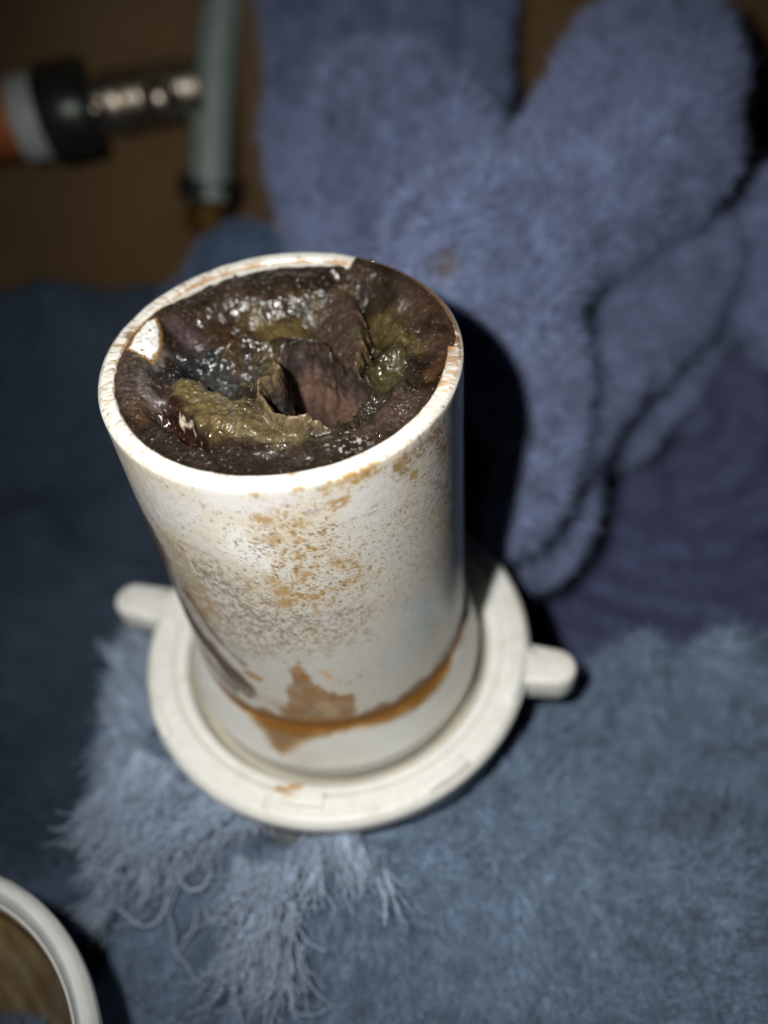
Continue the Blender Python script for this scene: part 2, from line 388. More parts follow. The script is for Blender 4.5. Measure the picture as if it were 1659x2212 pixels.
    q = np.c_[P*.8, z*.35]; w3 = fbm(q, .55, 4, 62); w4 = fbm(q, 1.6, 3, 63)
    # ---- colour
    c = np.tile(np.array([.030, .019, .012]), (n, 1)); ro = .15+.24*sst(fbm(P3, .5, 3, 83), -.3, .3)
    def lay(k, a, r=None):
        nonlocal c, ro
        a = np.clip(a, 0, 1); c = mix(c, np.array(k), a[:, None])
        if r is not None: ro = mix(ro, r, a)
    lay((.085, .055, .035), sst(n1+.3*n2, -.1, .5)*.8)
    lay((.030, .024, .016), nr([(400, 260), (600, 170), (900, 120), (1100, 120)], 2.2, 1.6), .18)
    lay((.10, .072, .055), nr([(180, 520), (190, 640), (240, 720)], 2.2, 1.2)*.9, .42)
    lay((.19, .155, .15), nr([(330, 480), (270, 560), (250, 640), (270, 720)], .55, .5)*.8, .5)
    lay((.12, .085, .085), nr([(390, 380), (460, 420)], 1.2, 1.0)*.8, .4)
    lay((.060, .062, .058), nr([(480, 480), (600, 500), (650, 560)], 2.6, 1.4)*.9, .2)
    lay((.13, .14, .14), nr([(560, 540), (640, 600), (600, 520)], 1.3, 1.0)*sst(n3, -.2, .4)*.9, .25)
    lay((.02, .024, .028), nr([(300, 560), (370, 600), (430, 470), (520, 430)], .8, .7)*.8, .12)
    lay((.16, .115, .040), nr([(720, 320), (840, 330), (930, 280)], 2.2, 1.5)*.8*sst(n2, -.6, .2), .25)
    lay((.22, .15, .055), nr([(700, 280), (850, 350), (750, 370)], 1.0, .9)*.7*sst(n3, -.3, .3))
    lay((.17, .13, .065), nr([(745, 420), (745, 560), (700, 600)], 1.2, .8)*.7*sst(n3, -.4, .3), .3)
    lay((.11, .055, .025), nr([(560, 350), (620, 460)], .9, .8)*.7)
    lay((.20, .145, .058), nr([(420, 640), (480, 690), (560, 760), (620, 810)], 1.7, .7)*.95, .3)
    lay((.17, .13, .06), nr([(500, 640), (600, 720), (740, 800), (880, 840)], 1.5, .7)*.9, .3)
    lay((.20, .15, .08), nr([(640, 850), (780, 880), (880, 870)], 1.0, .7)*.75, .3)
    lay((.15, .14, .12), nr([(420, 600), (520, 650), (640, 760)], .5, .5)*sst(n3, -.1, .3)*.7)
    lay((.030, .012, .008), nr([(340, 730), (400, 800), (480, 860)], 1.1, .6)*.9, .10)
    lay((.035, .028, .022), nr([(250, 880), (500, 970), (800, 980), (1080, 920), (1250, 830)], 1.4, 1.0)*.7, .4)
    lay((.11, .055, .022), nr([(230, 760), (260, 790)], 1.1, .9)*.6)
    lay((.095, .060, .042), nr([(1330, 720), (1200, 830), (1350, 760)], 1.5, 1.0)*.7, .45)
    lay((.15, .115, .040), nr([(1200, 330), (1280, 380), (1240, 440)], 1.9, 1.2)*.8*sst(n2, -.5, .3), .3)
    lay((.20, .155, .045), nr([(1330, 440), (1400, 480)], .8, .6)*.8*sst(n3, -.4, .2), .3)
    lay((.10, .09, .035), nr([(1250, 580), (1300, 520)], 1.4, 1.0)*.7)
    lay((.085, .045, .028), nr([(1440, 280), (1500, 400), (1520, 500)], 1.8, 1.2)*.8*sst(n2, -.5, .3), .38)
    lay((.13, .065, .03), nr([(1500, 560), (1450, 640)], .6, .5)*.8)
    lay((.055, .044, .028), nr([(1200, 650), (1120, 760), (1040, 850)], 1.5, .9)*.8, .35)
    lay((.085, .052, .036), sst(ff, -.15, .1)*.95, .42)
    lay((.12, .10, .05), sst(ff, -.15, .1)*sst(n2, .0, .4)*.6, .35)
    lay((.26, .17, .085), np.exp(-(rd/.22)**2)*.85, .4)
    lay((.27, .19, .10), lip*.9, .35)
    lay((.072, .048, .036), sst(hd, 0, .35), .55)
    ins = sst(hd, .1, .4)  # hole wall: shade at the left and in the depth put into the colour
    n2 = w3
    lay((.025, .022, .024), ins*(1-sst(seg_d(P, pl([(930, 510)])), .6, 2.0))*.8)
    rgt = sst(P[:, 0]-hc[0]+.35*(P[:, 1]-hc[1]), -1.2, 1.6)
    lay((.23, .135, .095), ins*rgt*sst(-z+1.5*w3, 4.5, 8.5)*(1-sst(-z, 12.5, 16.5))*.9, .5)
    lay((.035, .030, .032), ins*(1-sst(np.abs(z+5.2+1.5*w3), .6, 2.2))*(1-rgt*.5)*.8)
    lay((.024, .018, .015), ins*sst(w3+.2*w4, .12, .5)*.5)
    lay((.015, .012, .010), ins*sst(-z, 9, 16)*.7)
    c = c*.56
    # white plastic showing through
    wp = sd_poly(P+np.stack([n3, n4], 1)*.15, pl([(172, 460), (205, 400), (250, 345), (282, 335), (296, 370), (290, 440), (255, 478), (215, 478)], -.2))
    wa = sst(wp, -.05, .1); lay((.80, .79, .74), wa, .35); z = mix(z, -.12+0*z, wa*.9)
    lay((.35, .20, .06), np.exp(-((wp+.12)/.14)**2)*.9)
    gr = fbm(P3, 4.2, 2, 77); lay((.34, .30, .24), (hd < -.3)*sst(gr, .66, .74)*.6)
    fl = fbm(P3, 2.6, 2, 79); lay((.42, .38, .33), nr([(1050, 900), (1180, 890), (1100, 930)], .9, .7)*sst(fl, .30, .4)*.9, .3)
    lay((.45, .38, .30), nr([(395, 740), (435, 795)], .16, .08)*.9)
    return z, c, ro
z, c, ro = sludge_shape(Vs)
Vsl = np.c_[Vs, z]
def gsm(A, ax, sg, wrap):
    k = int(3*sg); w_ = np.exp(-(np.arange(-k, k+1)/sg)**2/2); w_ /= w_.sum(); o = 0
    for j, q in zip(range(-k, k+1), w_):
        o = o+q*(np.roll(A, j, ax) if wrap else np.take(A, np.clip(np.arange(A.shape[ax])+j, 0, A.shape[ax]-1), ax))
    return o
G = Vsl.reshape(NR, NT, 3)[:, :, 2]; wgt = sst(17.2-np.hypot(Vs[:, 0], Vs[:, 1]), .1, .8).reshape(NR, NT)
G = mix(G, gsm(gsm(G, 0, 3.0, False), 1, 8.0, True), wgt)
hq = np.c_[Vs, Vs[:, 0]*0]; gr_ = (.17*fbm(hq, 1.9, 3, 64)+.05*fbm(hq, 5, 2, 65))*(.35+.9*sst(fbm(hq, .35, 2, 66), -.3, .3)); G = G+gr_.reshape(NR, NT)*wgt; Vsl[:, 2] = G.ravel()
# relief on steep faces
nz = np.stack([fbm(Vsl, .6, 3, 60), fbm(Vsl, .6, 3, 61)], 1)*.55; deep = sst(-z, 1.0, 3)
Vsl[:, :2] += nz*deep[:, None]*(1-sst(np.hypot(Vs[:, 0], Vs[:, 1]), 15.6, 16.6))[:, None]
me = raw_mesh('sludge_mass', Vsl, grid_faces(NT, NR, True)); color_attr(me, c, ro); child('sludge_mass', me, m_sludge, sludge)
# droplets
def sph(n1=10, n2=6):
    V = [(0, 0, 1)]+[(math.sin(math.pi*j/n2)*math.cos(2*math.pi*i/n1), math.sin(math.pi*j/n2)*math.sin(2*math.pi*i/n1), math.cos(math.pi*j/n2)) for j in range(1, n2) for i in range(n1)]+[(0, 0, -1)]
    Q = []; T = []
    for i in range(n1):
        T.append((0, 1+i, 1+(i+1) % n1)); b = 1+(n2-2)*n1; T.append((len(V)-1, b+(i+1) % n1, b+i))
        for j in range(n2-2): Q.append((1+j*n1+i, 1+(j+1)*n1+i, 1+(j+1)*n1+(i+1) % n1, 1+j*n1+(i+1) % n1))
    return np.array(V), [np.array(Q), np.array(T)]
SV, SF = sph()
from mathutils.kdtree import KDTree
sub = np.arange(0, len(Vsl), 7); kd = KDTree(len(sub))
for i, j in enumerate(sub): kd.insert((Vsl[j, 0], Vsl[j, 1], 0), i)
kd.balance()
parts = []
big = [(632, 212, .42), (555, 235, .24), (505, 232, .2), (755, 262, .30), (835, 240, .28), (712, 235, .2), (735, 245, .2), (790, 240, .17), (908, 292, .28), (908, 390, .34), (670, 418, .34), (625, 388, .28), (650, 376, .24), (480, 350, .26), (530, 405, .18), (490, 465, .2), (1240, 155, .34), (1000, 208, .3), (1350, 440, .26), (1195, 487, .26), (490, 650, .26), (490, 660, .2), (570, 775, .24), (675, 865, .24), (735, 160, .17), (640, 430, .18), (590, 328, .17), (548, 390, .16), (470, 262, .18), (320, 300, .2), (375, 300, .18), (590, 250, .16), (1195, 130, .2), (1310, 215, .2), (880, 145, .2), (1280, 575, .18), (1380, 410, .2), (1425, 480, .2), (370, 610, .28), (1035, 860, .2), (1105, 965, .2), (725, 797, .2), (560, 660, .2), (600, 690, .2), (345, 835, .2)]
for x, y, r in big:
    P = onz(*k1(x, y), -3.0); _, i, _ = kd.find((P[0], P[1], 0)); q = Vsl[sub[i]]
    parts.append((SV*np.array([r*.75, r*.75, r*.65])+q+[0, 0, r*.15], SF))
for k in range(420):
    a = random.random()*2*math.pi; rr = math.sqrt(random.random())*16.3; x, y = rr*math.cos(a), rr*math.sin(a)
    cl = vnoise(np.array([[x*.35, y*.35, 3.]]), 5)[0]
    if cl < -.05: continue
    _, i, _ = kd.find((x, y, 0)); q = Vsl[sub[i]]
    if q[2] < -7: continue
    r = random.choice((.06, .07, .09, .12, .15)); parts.append((SV*np.array([r, r, r*.8])+q+[0, 0, r*.3], SF))
v, f = join(parts); me = raw_mesh('water_droplets', v, f); child('water_droplets', me, m_drop, sludge, 'stuff')

# ------------------------------------------------------------------ washer
wp = [(18.96, -44.6)]+[(19.0+.6*min(1,t*6)+1.5*t*1.0, -44.9-7.6*t**1.0) for t in np.linspace(.05, 1, 46)]+[(21.25, -53.0), (21.2, -53.9), (20.9, -57)]
V, F = lathe(wp, 480)
def washer_paint(V):
    n = len(V); c = np.tile(np.array([.70, .70, .665]), (n, 1)); ro = np.full(n, .28)
    th = np.arctan2(V[:, 1], V[:, 0])+np.pi/2; th = np.where(th > np.pi, th-2*np.pi, th); S = np.stack([th*20, V[:, 2]], 1)
    f = fbm(V, .5, 4, 90); g = fbm(V, 1.5, 3, 91)
    def oc(x, y):
        X, Y = k4(x, y); d = ray(X, Y); best = None      # meet the cone
        for t in np.linspace(95, 150, 1400):
            P = CAM+d*t; r = math.hypot(P[0], P[1]); zz = P[2]; rc = 19.6+1.5*(-44.9-zz)/7.6
            if zz < -44 and r < rc: return ((math.atan2(P[1], P[0])+math.pi/2)*20, zz)
        return ((math.atan2(P[1], P[0])+math.pi/2)*20, P[2])
    poly = np.array([oc(*p) for p in ((470, 930), (600, 1090), (680, 1170), (720, 1240), (770, 1282), (815, 1262), (860, 1225), (1000, 1185), (1180, 1150), (1350, 1085), (1470, 960), (1545, 780), (1560, 640))]+[oc(1560, 600), oc(1420, 780), oc(1200, 960), oc(850, 1080), oc(600, 980)])
    poly[-5:, 1] = -43
    sd = sd_poly(S, poly)+f*.35
    g2 = fbm(V, .12, 3, 93); c = mix(c, np.array([.58, .54, .43]), (sst(g2, 0, .5)*.4)[:, None])
    a = sst(sd, -.45, .9)
    c = mix(c, np.array([.36, .20, .035]), (a*.92)[:, None])
    core = sst(sd, .2, 1.9); c = mix(c, np.array([.22, .09, .012]), (core*.9)[:, None]); ro = mix(ro, .15, a)
    up = 1-sst(-44.9-V[:, 2]-.4-f*.6, -.1, .9); fr = 1-sst(np.abs(th-.35), 1.1, 1.7)
    c = mix(c, np.array([.20, .09, .022]), (up*.9*fr)[:, None]); c = mix(c, np.array([.10, .045, .015]), ((1-sst(-44.7-V[:, 2]-.3*f, .1, .6))*.8*fr)[:, None])

    return c, ro
c, ro = washer_paint(V); me = raw_mesh('conical_washer', V, F); color_attr(me, c, ro)
tag(link('conical_washer', me, m_washer), 'translucent white cone washer round the foot of the pipe with an amber brown puddle stain', 'washer')

# ------------------------------------------------------------------ slip nut
nut = empty('slip_nut', 'cream white plastic slip nut with two rounded wings round the foot of the stained pipe', 'nut', (0, 0, -68))
def nut_paint(V, seed=0):
    n = len(V); c = np.tile(np.array([.79, .785, .73]), (n, 1)); f = fbm(V, .5, 4, 100); g = fbm(V, 2.5, 3, 101)
    c = mix(c, np.array([.60, .55, .40]), (sst(f+.4*g, .25, .7)*.5)[:, None])
    c = mix(c, np.array([.45, .35, .2]), (sst(g+.2*f, .62, .75)*.5)[:, None])
    r = np.hypot(V[:, 0], V[:, 1]); c = mix(c, np.array([.64, .61, .50]), ((1-sst(r, 22.3, 22.9))*.6)[:, None])
    P = onz(622, 1697, -54)
    d = np.hypot((V[:, 0]-P[0])/2.0, (V[:, 1]-P[1])/.75)+g*.4; c = mix(c, np.array([.48, .25, .06]), ((1-sst(d, .75, 1.1))*(V[:, 2] > -55.5))[:, None])
    P = onz(1005, 1530, -54); 
    return c
np_ = round_prof([(22.3, -67), (22.3, -57.8), (22.5, -57.4), (22.6, -55.6), (23.0, -55.1), (24.5, -54.75), (24.8, -54.05), (28.0, -54.0), (28.85, -55.0), (28.5, -57.6), (26.9, -59.2), (26.6, -68.5), (22.1, -68.5)], .45, 4)
V, F = lathe(np_, 360)
# make inner step shelf visible between washer and nut
me = raw_mesh('nut_ring', V, F); color_attr(me, nut_paint(V)); child('nut_ring', me, m_nut, nut)
shelf = round_prof([(20.0, -59.2), (21.6, -58.6), (22.7, -56.6)], .2, 2); V, F = lathe(shelf, 240)
me = raw_mesh('inner_shelf', V, F); color_attr(me, nut_paint(V)*np.array([.95, .92, .85])); child('inner_shelf', me, m_nut, nut)
for (X, Y) in ((292, 1297), (1198, 1442)):
    P = onz(X, Y, -55.0); a = math.atan2(P[1], P[0]); rt = math.hypot(P[0], P[1]); L = []
    hw = 2.9
    for k in range(13): t = -math.pi/2+math.pi*k/12; L.append((rt+.2+math.cos(t)*hw, math.sin(t)*hw))
    L += [(29.0, hw+.25), (27.0, hw+.6), (25.5, hw+.8), (25.5, -hw-.8), (27.0, -hw-.6), (29.0, -hw-.25)]
    M4 = Matrix.Rotation(a, 4, 'Z')
    v, f = extrude_outline(L, -59.2, -54.25, .6, M4); me = raw_mesh('wing', v, f); color_attr(me, nut_paint(v)); child('wing', me, m_nut, nut)
for (X, Y, l, wd) in ((655, 1727, 5.6, 1.9), (965, 1672, 6.4, 1.7), (1112, 1462, 6.8, 2.0), (368, 1312, 6.0, 2.2), (350, 1560, 5.5, 1.4)):
    P = onz(X, Y, -53.9); a = math.atan2(P[1], P[0]); rt = math.hypot(P[0], P[1]); n = 10
    L = [((rt-wd/2)*math.cos(t), (rt-wd/2)*math.sin(t)) for t in np.linspace(-l/rt/2, l/rt/2, n)]+[((rt+wd/2)*math.cos(t), (rt+wd/2)*math.sin(t)) for t in np.linspace(l/rt/2, -l/rt/2, n)]
    L = L[::-1]
    v, f = extrude_outline(L, -54.6, -53.35, .12, Matrix.Rotation(a, 4, 'Z')); me = raw_mesh('raised_block', v, f); color_attr(me, nut_paint(v)); child('raised_block', me, m_nut, nut)

# fitting under the nut
tp = [(22, -66)]+[(26.2+.35*math.cos(k*math.pi), -66-k*.9) for k in range(1, 10)]+[(25.8, -76), (25.8, -100)]
V, F = lathe(tp, 200)
tag(link('threaded_fitting', raw_mesh('threaded_fitting', V, F), m_fit), 'grey green threaded plastic fitting just showing under the slip nut', 'pipe fitting')

# ------------------------------------------------------------------ second pipe end, lower left corner
cc = np.array([-56.4, -54.1]); ZT = -45.0
cap = empty('open_pipe_end', 'white plastic pipe end with a brown stained inside, in the lower left corner', 'pipe', (cc[0], cc[1], -76))
pr = round_prof([(19.0, -78), (24.2, ZT-5), (24.3, ZT-2.4), (24.6, ZT-1.3), (25.2, ZT-.4), (25.6, ZT-.1), (26.4, ZT-.5), (27.0, ZT-1.6), (26.9, ZT-3.4), (25.0, ZT-5.5), (20.4, -66), (19.6, -78)], .4, 4)
V, F = lathe(pr, 300); V[:, :2] += cc
c = nut_paint(V*0+V+[300, 0, 0])*0+np.array([.72, .74, .72]); f = fbm(V, .35, 4, 120); c = mix(c, np.array([.55, .48, .36]), (sst(f, .2, .7)*.35)[:, None])
me = raw_mesh('collar', V, F); color_attr(me, c); child('collar', me, m_nut, cap)
pr = round_prof([(15, -77), (19.0, -66), (23.4, -51), (23.8, ZT-3.6), (24.1, ZT-2.0), (24.7, ZT-2.0)], .5, 3)
pr = [(r_, z_) for r_, z_ in pr]
PP = []
for i in range(len(pr)-1):
    for t in np.linspace(0, 1, 8, endpoint=False): PP.append(tuple(mix(np.array(pr[i]), np.array(pr[i+1]), t)))
V, F = lathe([(.1, -77.5)]+PP+[pr[-1]], 400); V[:, :2] += cc
f = fbm(V*np.array([1, 1, .25]), .45, 5, 130); g = fbm(V, 1.5, 4, 131); c = np.tile(np.array([.46, .33, .15]), (len(V), 1))
c = mix(c, np.array([.60, .48, .27]), sst(f, -.1, .5)[:, None]); c = mix(c, np.array([.38, .18, .05]), (sst(-f+.3*g, .1, .55)*.8)[:, None])
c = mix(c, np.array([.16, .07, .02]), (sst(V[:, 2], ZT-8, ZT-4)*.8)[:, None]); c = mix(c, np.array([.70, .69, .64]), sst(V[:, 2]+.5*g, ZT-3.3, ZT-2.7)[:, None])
me = raw_mesh('stained_lining', V, F); color_attr(me, c, .35+0*f); child('stained_lining', me, m_washer, cap)

# ------------------------------------------------------------------ towels
def fibre_mesh(P, N, length, width, lean, jitter=.5, curl=.35, segs=3, tan=None):
    n = len(P); L = length*rng.uniform(.55, 1.25, n)[:, None]
    R = rng.normal(size=(n, 3)); D = N+R*jitter+lean; D /= np.linalg.norm(D, axis=1)[:, None]
    K = rng.normal(size=(n, 3))*curl
    S = np.cross(D, rng.normal(size=(n, 3))); S /= np.linalg.norm(S, axis=1)[:, None]
    V = []
    for k in range(segs+1):
        t = k/segs; C0 = P+D*L*t+K*L*t*t; wd = width*(1-.75*t)
        if k < segs: V += [C0-S*wd/2, C0+S*wd/2]
        else: V += [C0]
    V = np.stack(V, 1); m = V.shape[1]; base = (np.arange(n)*m)[:, None]
    Q = np.concatenate([base+np.array([[2*k, 2*k+1, 2*k+3, 2*k+2]]) for k in range(segs-1)]) if segs > 1 else np.zeros((0, 4), int)
    T = base+np.array([[2*segs-2, 2*segs-1, 2*segs]])
    return V.reshape(-1, 3), [Q, T], m
def scatter(V, T, n, wfun=None):
    A = V[T[:, 0]]; B = V[T[:, 1]]; Cc = V[T[:, 2]]; N = np.cross(B-A, Cc-A); ar = np.linalg.norm(N, axis=1)+1e-12; Nn = N/ar[:, None]
    cen = (A+B+Cc)/3
    vis = ((CAM-cen)*Nn).sum(1)/np.linalg.norm(CAM-cen, axis=1); wt = ar*(vis > -.35)
    d = (cen-CAM); dep = d@FWD; X = 829.5+FX*(d@RGT)/dep; Y = 1106-FX*(d@UP)/dep
    wt = wt*((X > -250) & (X < 1900) & (Y > -250) & (Y < 2450))
    if wfun is not None: wt = wt*wfun(cen)
    idx = rng.choice(len(T), n, p=wt/wt.sum()); u = rng.random(n); v = rng.random(n); fl = u+v > 1; u[fl] = 1-u[fl]; v[fl] = 1-v[fl]
    return A[idx]+(B-A)[idx]*u[:, None]+(Cc-A)[idx]*v[:, None], Nn[idx]
def fibre_tint(P, m, base, var=.16, sc=.25, seed=0):
    n = len(P); k = 1+var*rng.normal(size=n)+.30*fbm(P, sc, 3, 200+seed)+.5*fbm(P*np.array([1, 1, .3]), .9, 2, 220+seed)+.45*fbm(P, 2.4, 2, 225+seed)+.22*fbm(P, .04, 2, 230+seed)
    c = np.clip(base*k[:, None], .01, 1)
    if seed == 1:                                # the small brown dirt mark
        q = P-CAM; dp = q@FWD; dd = np.hypot((829.5+FX*(q@RGT)/dp-950)/22, (1106-FX*(q@UP)/dp-568)/34); c = mix(c, np.array([.16, .11, .07]), (1-sst(dd, .6, 1.3))[:, None]*.8)
    return np.repeat(c, m, 0)
def cloth_mat(name, attr=True, col=(.2, .25, .4)):
    return mat(name, col=col, rough=.9, attr=attr, spec=.12, sheen=.15)
m_fib = cloth_mat('towel_pile'); 
def towel_base_mat(name, col): return mat(name, col=col, rough=.95, spec=.1, noise=(.35, .35, 5), bump=[(1.2, .6), (4, .25)])
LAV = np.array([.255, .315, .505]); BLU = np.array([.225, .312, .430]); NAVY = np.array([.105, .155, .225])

def blob_mesh(chains, voxel=1.6, smooth=10, flute=None):
    bm = bmesh.new()
    parts = []
    ico = bmesh.new(); bmesh.ops.create_icosphere(ico, subdivisions=3, radius=1); iv = np.array([v.co[:] for v in ico.verts]); ifc = np.array([[v.index for v in f.verts] for f in ico.faces]); ico.free()
    for ch in chains:
        pts = [(np.array(p), r) for p, r in ch]
        for (p, r), (q, s) in zip(pts[:-1], pts[1:]):
            n = max(2, int(np.linalg.norm(q-p)/(min(r, s)*.35))+1)
            for t in np.linspace(0, 1, n): parts.append((iv*mix(r, s, t)+mix(p, q, t), ifc))
        if len(pts) == 1: parts.append((iv*pts[0][1]+pts[0][0], ifc))
    v, f = join(parts); me = raw_mesh('tmp', v, f); o = bpy.data.objects.new('tmp', me); C.objects.link(o)
    md = o.modifiers.new('r', 'REMESH'); md.mode = 'VOXEL'; md.voxel_size = voxel*MM
    sm = o.modifiers.new('s', 'SMOOTH'); sm.iterations = smooth; sm.factor = .5
    dg = bpy.context.evaluated_depsgraph_get(); ev = o.evaluated_get(dg); e = ev.to_mesh()
    V = np.empty(len(e.vertices)*3, np.float32); e.vertices.foreach_get('co', V); V = V.reshape(-1, 3).astype(float)/MM
    Nn = np.empty(len(e.vertices)*3, np.float32); e.vertex_normals.foreach_get('vector', Nn); Nn = Nn.reshape(-1, 3)
    Fq = np.array([p.vertices[:] for p in e.polygons if len(p.vertices) == 4]); Ft = np.array([p.vertices[:] for p in e.polygons if len(p.vertices) == 3]).reshape(-1, 3)
    ev.to_mesh_clear(); bpy.data.objects.remove(o); bpy.data.meshes.remove(me)
    V = V+Nn*(fbm(V, .06, 3, 300)[:, None]*1.8+fbm(V, .16, 3, 301)[:, None]*1.1)
    if flute is not None: V = V+Nn*flute(V)[:, None]
    return V, Fq.astype(int), Ft.astype(int)
def tris(Fq, Ft):
    return np.concatenate([Fq[:, [0, 1, 2]], Fq[:, [0, 2, 3]], Ft]) if len(Ft) else np.concatenate([Fq[:, [0, 1, 2]], Fq[:, [0, 2, 3]]])
def ch(*pts): return [(at(X, Y, d), r) for X, Y, d, r in pts]
def towel(name, label, V, Fq, Ft, base, nf, flen, fwid, jitter=.45, curl=.3, lean=(0, 0, 0), wfun=None, seed=0):
    root = empty(name, label, 'towel', tuple(V.min(0)*.5+V.max(0)*.5))
    me = raw_mesh('cloth', V, [Fq, Ft]); child('cloth', me, towel_base_mat(name+'_weave', tuple(base*.8)), root)
    P, N = scatter(V, tris(Fq, Ft), nf, wfun)
    # combed clumps: nearby fibres lean the same way
    lx = np.stack([fbm(P, .9, 2, 400+seed), fbm(P, .9, 2, 401+seed), fbm(P, .9, 2, 402+seed)], 1)*.7+np.stack([fbm(P, .05, 2, 410+seed), fbm(P, .05, 2, 411+seed), fbm(P, .05, 2, 412+seed)], 1)*1.5
    fv, ff, m = fibre_mesh(P, N, flen, fwid, lx+np.array(lean), jitter, curl, 2)
    fm = raw_mesh('pile', fv, ff, False); color_attr(fm, fibre_tint(P, m, base, seed=seed)); child('pile', fm, m_fib, root, 'stuff')
    return root

# lavender towel bunched behind the pipe
chA = [ch((640, -140, 196, 6.5), (640, 60, 192, 6), (645, 250, 186, 5.5), (665, 400, 180, 5), (710, 540, 170, 5)),
       ch((755, -160, 198, 8), (760, 0, 194, 8), (745, 160, 186, 6.5), (725, 330, 178, 7), (745, 470, 170, 7), (780, 620, 162, 7)),
       ch((790, 215, 160, 7.5), (880, 250, 156, 9.5), (955, 310, 155, 9), (960, 370, 153, 7.5), (890, 420, 156, 7), (830, 520, 160, 7.5), (820, 640, 160, 8)),
       ch((870, -160, 197, 9), (880, 0, 196, 8.5), (900, 120, 194, 8)),
       ch((960, -160, 216, 5), (965, 40, 214, 5), (970, 220, 210, 5)),
       ch((1040, -160, 199, 5.2), (1045, 20, 198, 5), (1040, 180, 196, 4.6), (1030, 290, 194, 4)),
       ch((760, 600, 166, 8), (930, 660, 158, 8), (990, 760, 150, 7))]
chB = [ch((1345, 125, 161, 8.6), (1285, 260, 157, 8.6), (1195, 385, 151, 8.6), (1070, 465, 143, 8), (960, 505, 137, 7.5), (945, 620, 136, 7), (1040, 760, 139, 6), (1120, 860, 138, 6)),
       ch((1440, 110, 161, 8.8), (1425, 250, 157, 10), (1340, 380, 152, 10), (1215, 480, 147, 9), (1105, 580, 142, 9), (1100, 720, 138, 7.5), (1160, 850, 138, 6.5), (1165, 960, 139, 5), (1140, 1050, 141, 4), (1112, 1140, 143, 2.6)),
       ch((1485, 190, 162, 7.0), (1485, 330, 159, 6.8), (1400, 420, 155, 6.5), (1290, 500, 151, 6)),
       ch((1515, 520, 174, 5.5), (1430, 620, 169, 8), (1335, 740, 162, 8), (1240, 860, 155, 6.8), (1190, 960, 149, 4.2), (1120, 1110, 147, 2.6)),
       ch((1525, 560, 173, 5), (1470, 670, 168, 5), (1385, 780, 163, 4.5)),
       ch((1590, 540, 186, 4), (1550, 690, 183, 4), (1440, 850, 178, 3.8), (1340, 960, 172, 2.6)),
       ch((1690, 420, 182, 6), (1665, 560, 180, 5.2), (1690, 720, 180, 6)),
       ch((1235, 990, 162, 2.2), (1205, 1110, 160, 3.4), (1160, 1215, 160, 3.0))]
V, Fq, Ft = blob_mesh(chA+chB, 1.0, 5)
towel('bunched_towel', 'lavender blue fluffy towel bunched in rolls behind and to the right of the pipe', V, Fq, Ft, LAV, 270000, 3.0, .14, seed=1)

# purple towel deeper on the right
chD = [ch((1480, 900, 205, 20), (1620, 1050, 205, 24), (1480, 1200, 205, 20), (1700, 1280, 205, 20)),
       ch((1350, 960, 196, 8), (1360, 1100, 192, 7), (1470, 1210, 188, 7), (1640, 1240, 186, 7), (1800, 1200, 186, 7)),
       ch((1300, 1080, 196, 8), (1330, 1250, 190, 8), (1470, 1330, 184, 8), (1650, 1350, 182, 8), (1850, 1340, 182, 8)),
       ch((1230, 1250, 196, 8), (1260, 1400, 190, 7), (1400, 1460, 186, 8), (1700, 1480, 184, 8)),
       ch((1250, 1150, 215, 14), (1250, 1400, 205, 12)), ch((1720, 800, 200, 14), (1850, 1000, 200, 14)), ch((1400, 700, 215, 16), (1650, 700, 215, 16))]
fc = at(1490, 900, 185)
V, Fq, Ft = blob_mesh(chD, 1.6, 8, lambda V: 2.4*np.sin(np.linalg.norm(V-fc, axis=1)*.50+2.2*fbm(V, .03, 2, 310)))
towel('purple_towel', 'dark purple blue towel lying in soft curved folds at the right edge', V, Fq, Ft, np.array([.125, .145, .275]), 60000, 1.5, .18, seed=2)

